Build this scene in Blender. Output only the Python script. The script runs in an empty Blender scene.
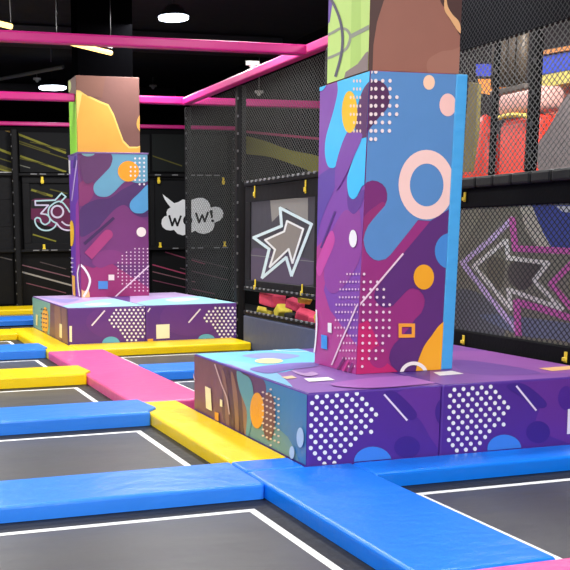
import bpy, bmesh, math, random
from mathutils import Vector, Matrix
random.seed(7)
C = bpy.context.scene.collection
PI = math.pi
# ------------------------------------------------------------------ camera model (570 x 570 frame)
F, CX, CY, EYE = 975.65, 158.8, 415.9, 1.5
YA, PT, RO = [math.radians(a) for a in (16.646, 10.527, .631)]
fwd = Vector((math.sin(YA)*math.cos(PT), math.cos(YA)*math.cos(PT), -math.sin(PT)))
rt = Vector((math.cos(YA), -math.sin(YA), 0))
dn = fwd.cross(rt)
rt, dn = math.cos(RO)*rt + math.sin(RO)*dn, -math.sin(RO)*rt + math.cos(RO)*dn
EYEP = Vector((0, 0, EYE))
def P(u, v, ax, c):
    """the point of the plane  axis = c  that the photograph shows at pixel u, v"""
    d = fwd + rt*((u-CX)/F) + dn*((v-CY)/F)
    return EYEP + d*((c-EYEP[ax])/d[ax])
cam = bpy.data.cameras.new('camera'); co = bpy.data.objects.new('camera', cam); C.objects.link(co)
co.matrix_world = Matrix(((rt.x, -dn.x, -fwd.x, 0), (rt.y, -dn.y, -fwd.y, 0), (rt.z, -dn.z, -fwd.z, EYE), (0, 0, 0, 1)))
cam.sensor_fit = 'HORIZONTAL'; cam.sensor_width = 36; cam.lens = 36*F/570
cam.shift_x = (285-CX)/570; cam.shift_y = (CY-285)/570; cam.clip_start = .05
bpy.context.scene.camera = co

# ------------------------------------------------------------------ materials
def lin(c):
    return tuple(((x/255)/12.92 if x/255 <= .04045 else ((x/255+.055)/1.055)**2.4) for x in c) + (1,)
MC = {}
def mat(kind, rgb, rough=.42, bump=.12, scale=7, spec=.5, metal=0, emit=0, vary=.05, stretch=(1, 1, 1)):
    key = (kind, tuple(rgb), rough, bump, scale, emit, stretch)
    if key in MC: return MC[key]
    m = bpy.data.materials.new(kind); m.use_nodes = True
    nt = m.node_tree; b = nt.nodes['Principled BSDF']; L = nt.links.new
    b.inputs['Roughness'].default_value = rough; b.inputs['Metallic'].default_value = metal
    b.inputs['Specular IOR Level'].default_value = spec
    tc = nt.nodes.new('ShaderNodeTexCoord'); mp = nt.nodes.new('ShaderNodeMapping'); mp.inputs['Scale'].default_value = stretch
    no = nt.nodes.new('ShaderNodeTexNoise'); no.inputs['Scale'].default_value = scale; no.inputs['Detail'].default_value = 4
    L(tc.outputs['Object'], mp.inputs[0]); L(mp.outputs[0], no.inputs[0])
    c = lin(rgb)
    mx = nt.nodes.new('ShaderNodeMix'); mx.data_type = 'RGBA'
    mx.inputs[6].default_value = tuple(x*(1-vary) for x in c[:3])+(1,); mx.inputs[7].default_value = tuple(min(1, x*(1+vary)) for x in c[:3])+(1,)
    L(no.outputs[0], mx.inputs[0]); L(mx.outputs[2], b.inputs['Base Color'])
    if bump:
        bp = nt.nodes.new('ShaderNodeBump'); bp.inputs['Strength'].default_value = bump; bp.inputs['Distance'].default_value = .05
        L(no.outputs[0], bp.inputs['Height']); L(bp.outputs[0], b.inputs['Normal'])
    if emit:
        b.inputs['Emission Color'].default_value = c; b.inputs['Emission Strength'].default_value = emit
    MC[key] = m; return m
def vinyl(*rgb): return mat('printed_vinyl', rgb, .45, .06, 6)
def padv(*rgb): return mat('pad_vinyl', rgb, .33, .2, 5, stretch=(1, 1.6, 1), spec=.5)
def ink(*rgb): return mat('printed_mesh', rgb, .75, 0, 9, spec=.2)
BLACK = mat('black_vinyl', (15, 15, 17), .6, .1, 8, spec=.2)
BLACKF = mat('black_fabric', (12, 12, 14), .85, .1, 30, spec=.15)
NET = mat('net_cord', (96, 96, 94), .6, 0)
NETF = mat('far_net_cord', (74, 76, 74), .7, 0)
NETD = mat('dark_net_cord', (34, 34, 34), .6, 0)
STEEL = mat('black_steel', (30, 30, 33), .35, .05, 20)
GREYD = mat('dim_cord', (84, 84, 86), .6, 0)
GREY = mat('grey_cord', (120, 120, 122), .6, 0)
YEL = mat('yellow_webbing', (235, 205, 50), .5, .05, 30)
WHITE = mat('white_print', (240, 240, 238), .5, 0)
PINKB = mat('pink_beam_paint', (206, 34, 130), .35, .03, 8)

# ------------------------------------------------------------------ mesh helpers
def obj(name, bm, mats, parent=None, label=None, smooth=False):
    me = bpy.data.meshes.new(name); bm.to_mesh(me); bm.free()
    for m in (mats if isinstance(mats, (list, tuple)) else [mats]): me.materials.append(m)
    if smooth:
        for p in me.polygons: p.use_smooth = True
    o = bpy.data.objects.new(name, me); C.objects.link(o)
    if parent is not None:
        o.parent = parent; o.matrix_parent_inverse = Matrix.Translation(-parent.location)
        # bake the offset so that the part's own location is relative to its thing
        me.transform(Matrix.Translation(-parent.location)); o.matrix_parent_inverse = Matrix()
    if label: o['label'] = label
    return o
def rebase(o, loc):
    loc = Vector(loc); o.data.transform(Matrix.Translation(-loc)); o.location = loc; return o
def tag(o, label, cat, group=None, kind=None):
    o['label'] = label; o['category'] = cat
    if group: o['group'] = group
    if kind: o['kind'] = kind
    return o
def thing(name, loc, label, cat, group=None):
    o = bpy.data.objects.new(name, None); o.location = loc; o.empty_display_size = .1; C.objects.link(o)
    return tag(o, label, cat, group)
def struct(o): o['kind'] = 'structure'; return o
def box(bm, a, b, bev=0, seg=2, mi=0):
    xs, ys, zs = zip(a, b)
    n0 = len(bm.faces)
    vs = [bm.verts.new((x, y, z)) for x in sorted(xs) for y in sorted(ys) for z in sorted(zs)]
    return hexa(bm, vs, bev, seg, mi)
def hexa(bm, vs, bev=0, seg=2, mi=0):
    old = set(bm.faces)
    for q in ((0, 1, 3, 2), (4, 6, 7, 5), (0, 4, 5, 1), (2, 3, 7, 6), (0, 2, 6, 4), (1, 5, 7, 3)):
        bm.faces.new([vs[i] for i in q])
    new = [f for f in bm.faces if f not in old]
    bmesh.ops.recalc_face_normals(bm, faces=new)
    if bev:
        es = set(e for f in new for e in f.edges)
        bmesh.ops.bevel(bm, geom=list(es), offset=bev, segments=seg, affect='EDGES', profile=.5)
    for f in bm.faces:
        if f not in old: f.material_index = mi
def prism(bm, pts, z0, z1, bev=0, seg=3, mi=0):
    old = set(bm.faces)
    lo = [bm.verts.new((x, y, z0)) for x, y in pts]; hi = [bm.verts.new((x, y, z1)) for x, y in pts]
    n = len(pts); top = bm.faces.new(hi); bm.faces.new(lo[::-1])
    for i in range(n): bm.faces.new((lo[i], lo[(i+1) % n], hi[(i+1) % n], hi[i]))
    new = [f for f in bm.faces if f not in old]
    bmesh.ops.recalc_face_normals(bm, faces=new)
    if bev:
        es = set(top.edges) | set(e for e in bm.edges if e.verts[0] in lo+hi and e.verts[1] in lo+hi and abs(e.verts[0].co.z-e.verts[1].co.z) > 1e-4)
        bmesh.ops.bevel(bm, geom=list(es), offset=bev, segments=seg, affect='EDGES', profile=.5)
    for f in bm.faces:
        if f not in old: f.material_index = mi
def tube(bm, a, b, r, n=6, mi=0, cap=True):
    a, b = Vector(a), Vector(b); d = (b-a).normalized()
    s = d.cross(Vector((0, 0, 1)) if abs(d.z) < .9 else Vector((1, 0, 0))).normalized(); t = d.cross(s)
    A = [bm.verts.new(a+r*(math.cos(2*PI*i/n)*s+math.sin(2*PI*i/n)*t)) for i in range(n)]
    B = [bm.verts.new(b+r*(math.cos(2*PI*i/n)*s+math.sin(2*PI*i/n)*t)) for i in range(n)]
    fs = [bm.faces.new((A[i], A[(i+1) % n], B[(i+1) % n], B[i])) for i in range(n)]
    if cap: fs += [bm.faces.new(A[::-1]), bm.faces.new(B)]
    for f in fs: f.material_index = mi
def new(): return bmesh.new()
def catmull(p, closed=True, k=5):
    out = []; n = len(p)
    for i in range(n if closed else n-1):
        g = (lambda j: p[j % n]) if closed else (lambda j: p[max(0, min(n-1, j))])
        a, b, c, d = g(i-1), g(i), g(i+1), g(i+2)
        for s in range(k):
            t = s/k
            out.append(tuple(.5*(2*b[q]+(c[q]-a[q])*t+(2*a[q]-5*b[q]+4*c[q]-d[q])*t*t+(3*b[q]-a[q]-3*c[q]+d[q])*t**3) for q in (0, 1)))
    if not closed: out.append(p[-1])
    return out
def oval(cx, cy, rx, ry, n=28, a0=0, a1=2*PI):
    full = abs(a1-a0-2*PI) < 1e-6
    return [(cx+rx*math.cos(a0+(a1-a0)*i/(n if full else n-1)), cy+ry*math.sin(a0+(a1-a0)*i/(n if full else n-1))) for i in range(n)]
def clip(poly, lo, hi):
    for ax in (0, 1):
        for lim, sg in ((lo[ax], 1), (hi[ax], -1)):
            out = []
            for i in range(len(poly)):
                a, b = poly[i-1], poly[i]; da, db = sg*(a[ax]-lim), sg*(b[ax]-lim)
                if (da >= 0) != (db >= 0):
                    t = da/(da-db); out.append((a[0]+(b[0]-a[0])*t, a[1]+(b[1]-a[1])*t))
                if db >= 0: out.append(b)
            poly = out
            if len(poly) < 3: return []
    q = []
    for p in poly:
        if not q or (p[0]-q[-1][0])**2+(p[1]-q[-1][1])**2 > 1e-9: q.append(p)
    if len(q) > 2 and (q[0][0]-q[-1][0])**2+(q[0][1]-q[-1][1])**2 < 1e-9: q.pop()
    return q if len(q) > 2 else []
def lean(x, z):
    k = (z-.48)/2.12; return x+k*(.05-.027*(x-3.4)/.8)
def unlean(x, z):
    k = (z-.48)/2.12; return (x-k*(.05+.027*3.4/.8))/(1-k*.027/.8)
class Print:
    """ink layers on one face of a thing: every shape is a face of that thing's own mesh, laid flat on the plane axis = c"""
    def __init__(s, bm, mats, ax, c, lo, hi, sg=-1, step=.0006, leaning=False):
        s.lean = leaning
        s.bm, s.mats, s.ax, s.c, s.lo, s.hi, s.sg, s.n, s.step = bm, mats, ax, c, lo, hi, sg, 0, step
        s.q = [i for i in (0, 1, 2) if i != ax]; s.c0 = c
    def uv(s, p):
        w = P(p[0], p[1], s.ax, s.c0)
        if s.lean:                                   # faces of the near pillar pad, whose left corner leans with height
            if s.ax == 0:
                for _ in range(4): w = P(p[0], p[1], 0, lean(s.c0, w.z))
                w.y = 6.34+(w.y-6.34)/(1+(w.z-.48)/2.12*.14)
            else: w.x = unlean(w.x, w.z)
        return (w[s.q[0]], w[s.q[1]])
    def mi(s, m):
        if m not in s.mats: s.mats.append(m)
        return s.mats.index(m)
    def face(s, uvs, m, adv=True):
        if adv: s.n += 1
        uvs = clip(uvs, s.lo, s.hi)
        if not uvs: return
        vs = []
        for a in uvs:
            v = [0, 0, 0]; v[s.ax] = s.c+s.sg*s.step*s.n; v[s.q[0]], v[s.q[1]] = a
            vs.append(s.bm.verts.new(v))
        try: f = s.bm.faces.new(vs)
        except ValueError: return
        f.material_index = s.mi(m)
        f.normal_update()
        if f.normal[s.ax]*s.sg < 0: f.normal_flip()
        r = bmesh.ops.triangulate(s.bm, faces=[f])
    def poly(s, px, m, adv=True): s.face([s.uv(p) for p in px], m, adv)
    def blob(s, px, m): s.poly(catmull(px), m)
    def oval(s, cx, cy, rx, ry, m, adv=True, n=28): s.poly(oval(cx, cy, rx, ry, n), m, adv)
    def ring(s, cx, cy, rx, ry, rx2, ry2, m, c2=None, a0=0, a1=2*PI, n=40):
        s.n += 1
        A = oval(cx, cy, rx, ry, n, a0, a1); B = oval(*(c2 or (cx, cy)), rx2, ry2, n, a0, a1)
        for i in range(n if abs(a1-a0-2*PI) < 1e-6 else n-1):
            j = (i+1) % n; s.poly([A[i], A[j], B[j], B[i]], m, False)
    def stroke(s, px, w, m, closed=False):
        s.n += 1; n0 = s.n
        px = list(px)+([px[0]] if closed else [])
        for i, (a, b) in enumerate(zip(px, px[1:])):
            s.n = n0+.12*(i % 3)
            d = math.hypot(b[0]-a[0], b[1]-a[1]) or 1; dx, dy = (b[0]-a[0])/d*w/2, (b[1]-a[1])/d*w/2
            e = .6 if len(px) > 2 else 0
            s.poly([(a[0]-dy-dx*e, a[1]+dx-dy*e), (b[0]-dy+dx*e, b[1]+dx+dy*e), (b[0]+dy+dx*e, b[1]-dx+dy*e), (a[0]+dy-dx*e, a[1]-dx-dy*e)], m, False)
        s.n = n0
    def dots(s, pts, rx, ry, m):
        s.n += 1
        for x, y in pts: s.oval(x, y, rx, ry, m, False, 10)
def net(bm, x, y0, y1, z0, z1, py, pz, r, ax=0, mi=0):
    """knotless netting in the plane axis = x: two families of straight cords"""
    s = pz/py; H = z1-z0
    for sg in (1, -1):
        k0 = int((y0-H/s)/py)-1; k1 = int((y1+H/s)/py)+1
        for k in range(k0, k1):
            c = k*py
            pts = []
            ya, yb = c, c+sg*H/s
            ta, tb = 0., 1.
            lo, hi = sorted((ya, yb))
            if hi <= y0 or lo >= y1: continue
            def at(y): return z0+(y-ya)*sg*s
            A, B = max(lo, y0), min(hi, y1)
            if B-A < .01: continue
            if ax == 0: tube(bm, (x, A, at(A)), (x, B, at(B)), r, 3, mi, False)
            else: tube(bm, (A, x, at(A)), (B, x, at(B)), r, 3, mi, False)

# ------------------------------------------------------------------ the hall
ZF = -.118
bm = new(); box(bm, (-2.5, 1.0, ZF-.1), (11, 33, ZF)); o = struct(obj('floor', bm, mat('dark_floor', (24, 24, 26), .6, .05)))
bm = new(); box(bm, (-2.5, 1.0, 5.3), (11, 33, 5.4)); struct(obj('ceiling', bm, mat('black_ceiling', (19, 19, 23), .9, .3, 3)))
bm = new(); box(bm, (-2.5, 21.633, ZF), (8.5, 21.9, 3.82)); struct(obj('wall_back', bm, mat('black_wall', (11, 11, 13), .8, .1, spec=.1)))
bm = new(); box(bm, (-2.5, 32.8, ZF), (11, 33, 5.3)); struct(obj('wall_far', bm, mat('black_wall', (20, 20, 24), .8, .1)))
# far side wall with a painted olive swoosh
SX = 8.6
bm = new(); ms = [mat('charcoal_wall', (14, 14, 16), .85, .1, spec=.1)]; box(bm, (SX, 14.5, ZF), (SX+.15, 32.8, 5.3))
pr = Print(bm, ms, 0, SX, (14.6, 0), (21.7, 5))
pr.blob([(238, 136), (262, 140), (290, 150), (322, 158), (324, 176), (300, 167), (270, 157), (240, 152)], ink(112, 108, 42))
pr.stroke([(238, 131), (322, 139)], 2.5, ink(140, 40, 80))
struct(obj('wall_side', bm, ms))
# ------------------------------------------------------------------ trampolines and pads (pad tops at z = 0)
ZM = -.10
BLUE, YELLOW, PINK = padv(8, 120, 236), padv(250, 212, 0), padv(238, 92, 156)
BLUEL = padv(46, 132, 242)
XA0, XS0, XS1, XB1 = -1.0, 2.28, 3.03, 5.1
GP = 'padded strips between trampolines'
def pad(pts, m, label, z1=0, flap=None, z0=-.1):
    bm = new(); prism(bm, pts, z0, z1, .022, 3)
    if flap: prism(bm, flap, .002, z1, .006, 2)
    cx = sum(p[0] for p in pts)/len(pts); cy = sum(p[1] for p in pts)/len(pts)
    o = obj('safety_pad', bm, m, smooth=False)
    # a welt sewn along the upper rim
    rebase(o, (cx, cy, z0)); return tag(o, label, 'pad', GP)
def rect(x0, y0, x1, y1): return [(x0, y0), (x1, y0), (x1, y1), (x0, y1)]
e = .004
fr = [5.36+2.485*k for k in range(7)]; rr = [5.97+2.54*k for k in range(7)]
PL = ['long blue pad at the front left, running up to the near printed block',
      'blue pad with a pointed end whose tip lies on the yellow side pad',
      'yellow pad with a pointed end lying against the pink walkway',
      'short blue pad with a pointed end meeting the far end of the pink walkway',
      'yellow pad joining the yellow strip beside the far printed block',
      'narrow blue pad in the distance, left of the far printed block',
      'most distant yellow pad, at the foot of the black back wall']
for k in range(7):
    y0, y1 = fr[k], rr[k]
    m = [BLUEL, BLUEL, YELLOW, BLUEL, YELLOW, BLUEL, YELLOW][k]
    if k == 6: y1 = 21.41
    if k in (1, 2, 3):
        w = [0, .10, .08, .05][k]
        pad(rect(XA0, y0, XS0-e, y1), m, PL[k], .02, [(XS0-.03, y0+.03), (XS0+w, y0+.2), (XS0+w*.6, y1-.01), (XS0-.03, y1-.01)])
    else:
        pad(rect(XA0, y0, (2.28 if k < 5 else 5.0)-e, y1), m, PL[k])
pad(rect(XS0, 3.64, XS1-e, 5.68), BLUE, 'blue pad running towards the camera from the corner of the near printed block')
pad(rect(XS0-e*0+0, 5.685, 2.70, 5.97), BLUE, 'small blue corner piece at the left front corner of the near printed block')
pad(rect(XS1, 5.36, XB1, 5.68), BLUE, 'blue pad along the front of the near printed block')
pad(rect(1.6, 2.85, XB1, 3.63), PINK, 'pink pad in the bottom right corner, across the end of the blue pad')
pad(rect(XS0, 5.975, 2.70, 8.45), YELLOW, 'yellow pad along the left side of the near printed block')
pad(rect(XS0, 8.455, XS1, 12.69), PINK, 'pink walkway pad leading back to the far printed block')
pad(rect(XS0, 12.695, 2.695, 16.2), YELLOW, 'yellow strip along the left side of the far printed block')
pad(rect(2.70, 12.695, 5.165, 13.405), YELLOW, 'yellow pad along the front of the far printed block')
pad(rect(XS1+e, 10.33, XB1, 11.0), BLUEL, 'blue pad right of the pink walkway, behind the near printed block')
GM = mat('trampoline_fabric', (66, 66, 68), .42, .3, 1.2, spec=.55, vary=.3, stretch=(.8, 2.2, 1))
SK = mat('spring_cover_fabric', (17, 17, 19), .6, .2, 14)
def trampoline(x0, y0, x1, y1, label, wl=.15, sides=(1, 1, 1, 1)):
    t = thing('trampoline', ((x0+x1)/2, (y0+y1)/2, ZF), label, 'trampoline', 'black trampoline beds')
    bm = new(); ms = [GM, WHITE]
    w = .05; i = wl
    X0, Y0, X1, Y1 = x0+i, y0+i*.8, x1-i, y1-.185
    box(bm, (X0, Y0, ZF+.004), (X1, Y1, ZM), .002, 1)
    z = ZM+.0012
    for r in ((X0, Y0, X1, Y0+w), (X0, Y1-w, X1, Y1), (X0, Y0+w, X0+w, Y1-w), (X1-w, Y0+w, X1, Y1-w)):
        f = bm.faces.new([bm.verts.new((a, b, z)) for a, b in rect(*r)]); f.material_index = 1
    obj('jump_mat', bm, ms, t)
    bm = new()
    for r in ((x0, y0, x1, Y0), (x0, Y1, x1, y1), (x0, Y0, X0, Y1), (X1, Y0, x1, Y1)):
        box(bm, (r[0], r[1], ZF+.002), (r[2], r[3], ZM-.003))
    obj('spring_cover', bm, SK, t)
TL = ['front left trampoline bed, cut off by the bottom of the photo', 'trampoline bed between the two nearest long blue pads on the left',
      'trampoline bed between the blue pointed pad and the yellow pointed pad', 'trampoline bed between the yellow pointed pad and the short blue pad',
      'trampoline bed bordered by the yellow strip beside the far block', 'thin sliver of trampoline bed in front of the distant blue pad',
      'farthest trampoline bed, between the distant blue and yellow pads']
for k in range(7):
    trampoline(XA0, 3.64 if k == 0 else rr[k-1], 2.28 if k < 6 else 5.0, fr[k], TL[k])
trampoline(XS1, 3.635, XB1, 5.36, 'right front trampoline bed, below the front of the near printed block')
trampoline(XS1, 8.0, XB1, 10.33, 'trampoline bed just behind the near printed block, in front of a blue pad')
trampoline(XS1, 11.0, XB1, 12.69, 'trampoline bed between the far yellow pad and the blue pad on the right')

# ------------------------------------------------------------------ printed foam blocks
def dots_field(poly, x0, y0, dx, dy, n=60, slope=0):
    """staggered lattice points inside a polygon (pixels)"""
    def inside(x, y):
        r = False
        for i in range(len(poly)):
            (ax, ay), (bx, by) = poly[i-1], poly[i]
            if (ay > y) != (by > y) and x < (bx-ax)*(y-ay)/(by-ay)+ax: r = not r
        return r
    out = []
    for j in range(-n, n):
        for i in range(-n, n):
            x = x0+i*dx+(dx/2 if j % 2 else 0); y = y0+j*dy+slope*(x-x0)
            if inside(x, y): out.append((x, y))
    return out
GB = 'printed foam blocks around the pillars'
# --- near, left module
BZ = .48
PURP = vinyl(80, 44, 142)
def nblock(x0, x1, y0, y1, z1, base):
    bm = new(); box(bm, (x0, y0, -.1), (x1, y1, z1), .014, 2); return bm, [base]
bm, ms = nblock(2.71, 3.699, 5.69, 7.98, BZ, PURP)
pr = Print(bm, ms, 1, 5.69, (2.722, 0), (3.69, BZ-.012))
pr.blob([(398, 392), (446, 388), (446, 452), (432, 440), (420, 420), (404, 408)], vinyl(98, 50, 146))
pr.oval(407, 447, 13, 11, vinyl(62, 36, 132)); pr.blob([(384, 394), (396, 392), (416, 412), (412, 420), (400, 412)], vinyl(66, 36, 130))
pr.oval(444, 412, 9, 14, vinyl(66, 36, 132))
D = []
for j in range(13):
    cnt = [5, 6, 6, 7, 7, 7, 6, 7, 5, 5, 4, 3, 2][j]
    st = [95, 68, 93, 65, 90, 62, 88, 62, 87, 60, 84, 110, 138][j]
    for i in range(cnt):
        x = st+57*i; y = 125+32*j-.083*(x-95)
        D.append((300+x/5.7, 375+y/5.7))
pr.dots(D, 2.15, 2.2, WHITE)
pr.stroke([(383.9, 394.3), (407, 420.4)], 1.9, vinyl(232, 215, 240))
pr.oval(372.5, 462, 19, 15.5, vinyl(62, 132, 222))
pr.stroke([(441.6, 420), (440.9, 445.8)], 1.6, vinyl(232, 215, 240))
# left face
pr = Print(bm, ms, 0, 2.71, (5.702, 0), (7.968, BZ-.012))
BR = vinyl(116, 76, 92)
pr.poly([(192, 345), (240, 345), (252, 440), (192, 415)], BR)
pr.blob([(226, 366), (262, 380), (266, 400), (256, 450), (226, 425), (222, 390)], vinyl(92, 58, 84))
pr.poly([(251, 375), (310, 388), (310, 470), (246, 445), (252, 420)], vinyl(64, 128, 172))
pr.blob([(252, 420), (262, 405), (275, 425), (290, 440), (300, 470), (270, 455), (246, 440)], vinyl(104, 150, 156))
pr.blob([(249, 372), (264, 380), (266, 396), (258, 408), (254, 400), (252, 388)], vinyl(102, 62, 100))
for k, (x, c) in enumerate([(226, (134, 96, 92)), (231, (84, 52, 66)), (235.5, (140, 100, 84)), (240, (86, 54, 64)), (244, (146, 106, 84))]):
    pr.blob([(x-4, 372+k), (x-1, 374+k), (x+3, 400), (x+4, 436), (x+1, 436), (x-1, 405)], vinyl(*c))
pr.blob([(237.5, 371), (244, 374), (251, 379), (254, 391), (254, 412), (249, 437), (246.5, 436), (247.5, 411), (240, 389)], vinyl(92, 152, 166))
pr.oval(269.5, 416, 6.5, 24, vinyl(116, 70, 74)); pr.oval(258, 410.5, 7, 18, vinyl(238, 160, 28))
D = [(264+3.9*i, 386+6.2*j+.42*(3.9*i)) for j in range(10) for i in range(5) if abs(j-4.5) < 5.4-abs(i-2)*.9]
pr.dots(D, 1.25, 1.05, vinyl(228, 205, 190))
pr.poly([(206, 386), (211.6, 388.6), (212.8, 411), (207, 408)], vinyl(242, 232, 190)); pr.poly([(221, 399), (223.4, 400), (223.4, 407), (221, 406)], vinyl(242, 232, 190))
pr.poly([(215.8, 411.5), (219.7, 413), (219.7, 423), (215.8, 421)], vinyl(238, 160, 50))
pr.stroke(catmull([(216, 364.4), (222.6, 384), (228, 398), (230.6, 414)], False), 1.1, vinyl(205, 175, 180))
pr.stroke([(193, 370), (196, 380)], 1, vinyl(205, 175, 190))
pr.oval(301.8, 437.4, 3.6, 10, vinyl(176, 204, 228)); pr.oval(293.5, 452.5, 2.6, 6.5, vinyl(176, 204, 228))
# top face
pr = Print(bm, ms, 2, BZ, (2.722, 5.702), (3.69, 7.968), 1)
pr.poly([(185, 340), (460, 340), (460, 396), (300, 400), (185, 356)], vinyl(136, 92, 172))
pr.blob([(185, 346), (240, 340), (330, 340), (330, 358), (306, 364), (286, 372), (262, 372), (236, 366), (205, 358)], vinyl(100, 186, 228))
pr.blob([(240, 362), (270, 369), (292, 386), (284, 386), (255, 374), (225, 362)], vinyl(120, 186, 224))
pr.blob([(242, 356), (270, 353), (300, 356), (275, 360)], vinyl(128, 140, 205)); pr.oval(296, 349, 26, 3, vinyl(206, 232, 240)); pr.oval(296, 349.6, 20, 2, vinyl(92, 176, 222))
pr.blob([(250, 369), (285, 364), (318, 363), (315, 367), (290, 370), (268, 374)], vinyl(112, 92, 176))
pr.oval(269, 361.4, 14, 2.6, vinyl(226, 222, 150)); pr.poly([(281, 377.6), (292, 376.4), (297, 378.4), (287, 379.6)], vinyl(238, 205, 160))
pr.poly([(303.7, 379.3), (328, 377.8), (335, 380.8), (309, 382.5)], vinyl(250, 246, 244))
pr.blob([(292, 371), (304, 374), (312, 372.5), (318, 375), (308, 377), (296, 374)], vinyl(186, 150, 200))
pr.blob([(330, 385), (380, 378), (442, 377), (442, 383), (370, 389)], vinyl(166, 104, 186))
rebase(obj('foam_block', bm, ms), (3.2, 6.8, -.1))
tag(bpy.data.objects['foam_block'], 'purple foam block left of the near pillar base, its left side brown and teal', 'foam block', GB)
# --- near, right module
bm, ms = nblock(3.703, 5.15, 5.69, 7.98, BZ, PURP)
pr = Print(bm, ms, 1, 5.69, (3.715, 0), (5.14, BZ-.012))
pr.blob([(520, 382), (560, 376), (600, 376), (600, 446), (560, 440), (536, 425), (540, 402)], vinyl(100, 50, 146))
pr.oval(538, 432, 12, 11, vinyl(62, 36, 132)); pr.oval(566, 398, 8, 12, vinyl(78, 40, 140)); pr.blob([(506, 386), (524, 384), (546, 402), (540, 408), (520, 396)], vinyl(66, 38, 134))
D = [(454.2+(x-316.7)*.907, 389.8+(y-397+.083*(x-316.7))*.985-.083*(x-316.7)*.907) for x, y in [(300+(([95, 68, 93, 65, 90, 62, 88, 62, 87, 60, 84, 110, 138][j])+57*i)/5.7, 375+(125+32*j-.083*([95, 68, 93, 65, 90, 62, 88, 62, 87, 60, 84, 110, 138][j]+57*i-95))/5.7) for j in range(13) for i in range([5, 6, 6, 7, 7, 7, 6, 7, 5, 5, 4, 3, 2][j])]]
pr.dots(D, 2.0, 2.15, WHITE)
pr.stroke([(516, 385.8), (536, 410.5)], 1.9, vinyl(232, 215, 240)); pr.oval(504, 448.5, 17, 14, vinyl(62, 132, 222))
pr.poly([(567.4, 409), (592, 406.5), (591, 431.5), (566.5, 434)], vinyl(236, 228, 240))
pr = Print(bm, ms, 2, BZ, (3.715, 5.702), (5.14, 7.968), 1)
pr.poly([(430, 330), (620, 330), (620, 400), (430, 400)], vinyl(128, 78, 158))
pr.blob([(450, 352), (500, 352), (560, 362), (590, 372), (520, 372), (460, 362)], vinyl(146, 84, 160)); pr.blob([(455, 360), (510, 366), (540, 374), (470, 374)], vinyl(112, 70, 150))
pr.poly([(433, 372.6), (452, 371), (464, 374), (440, 376)], vinyl(250, 246, 244)); pr.poly([(456, 341), (468, 340.4), (474, 342.3), (458, 343.4)], vinyl(246, 240, 240))
pr.poly([(538.5, 368.6), (580, 365.6), (590, 368), (552, 371.5)], vinyl(240, 190, 130))
tag(rebase(obj('foam_block', bm, ms), (4.4, 6.8, -.1)), 'printed purple foam block at the right front of the near pillar, beside the graffiti banner', 'foam block', GB)
# --- far blocks
FZ = .505
FP = vinyl(88, 48, 128)
TEAL = vinyl(96, 170, 200)
def farblock(x0, x1):
    bm = new(); box(bm, (x0, 13.41, -.1), (x1, 16.35, FZ), .014, 2); ms = [FP]
    return bm, ms, Print(bm, ms, 1, 13.41, (x0+.01, 0), (x1-.01, FZ-.012), step=.0012), Print(bm, ms, 2, FZ, (x0+.01, 13.42), (x1-.01, 16.34), 1, step=.0012)
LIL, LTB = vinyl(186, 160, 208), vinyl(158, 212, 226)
bm, ms, pr, pt = farblock(2.70, 3.828)
pr.oval(120, 322, 34, 18, vinyl(96, 50, 130))
pr.stroke([(104.8, 310.5), (91.7, 325.6)], 1.5, vinyl(225, 215, 230)); pr.oval(111, 343.6, 9, 7, TEAL)
pr.dots(dots_field([(107.5, 320), (118, 307), (147, 306), (147, 334), (138, 342), (127, 342)], 109.5, 320, 4.4, 3.35), 1.15, 1.15, WHITE)
pr.poly([(69.2, 326), (71.8, 326), (71.8, 342), (69.4, 341.5)], vinyl(240, 230, 200))
ql = Print(bm, ms, 0, 2.70, (13.42, 0), (16.34, FZ-.012), step=.0012)
ql.poly([(30, 290), (52, 290), (53, 345), (30, 335)], vinyl(120, 172, 172)); ql.poly([(50.5, 298), (70, 300), (70, 350), (49.5, 340)], vinyl(116, 82, 92))
ql.blob([(55, 303), (60, 306), (61, 342), (56, 338)], vinyl(146, 106, 96)); ql.blob([(62, 306), (66, 308), (67, 342), (63, 340)], vinyl(140, 100, 96))
ql.oval(45.5, 321, 3.4, 14, vinyl(238, 176, 48)); ql.dots([(42+2.3*i, 309+4.4*j+.5*i) for i in range(3) for j in range(6)], .8, .8, vinyl(70, 60, 80))
ql.poly([(60, 323.4), (62.6, 324.4), (62.6, 338.5), (60, 337)], vinyl(242, 228, 180)); ql.poly([(36.4, 314), (38.4, 315), (38, 326), (36.4, 325)], vinyl(240, 230, 170))
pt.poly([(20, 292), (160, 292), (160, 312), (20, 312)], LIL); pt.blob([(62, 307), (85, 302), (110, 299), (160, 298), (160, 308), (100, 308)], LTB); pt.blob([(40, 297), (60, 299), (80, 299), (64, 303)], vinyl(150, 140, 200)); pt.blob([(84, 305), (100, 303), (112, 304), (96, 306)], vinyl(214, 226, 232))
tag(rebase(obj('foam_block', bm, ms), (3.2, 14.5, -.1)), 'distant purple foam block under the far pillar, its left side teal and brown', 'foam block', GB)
bm, ms, pr, pt = farblock(3.832, 5.22)
pr.oval(168, 318, 7, 6, vinyl(74, 38, 120)); pr.oval(190, 318, 30, 18, vinyl(96, 52, 132))
pr.stroke([(200.3, 309), (188.5, 322.6)], 1.5, vinyl(225, 215, 230)); pr.oval(206.4, 339.6, 8.5, 5.6, TEAL)
pr.dots(dots_field([(203, 318), (213, 306.5), (239, 305), (238, 334), (234, 337.5), (222, 338.5)], 204.5, 318, 4.3, 3.3, slope=-.01), 1.15, 1.15, WHITE)
pr.poly([(156, 324.7), (169.4, 324), (169.4, 338), (156.2, 338.8)], vinyl(240, 232, 205)); pr.poly([(147.5, 339), (153, 338.6), (153, 342), (147.5, 342)], vinyl(238, 170, 60))
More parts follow.
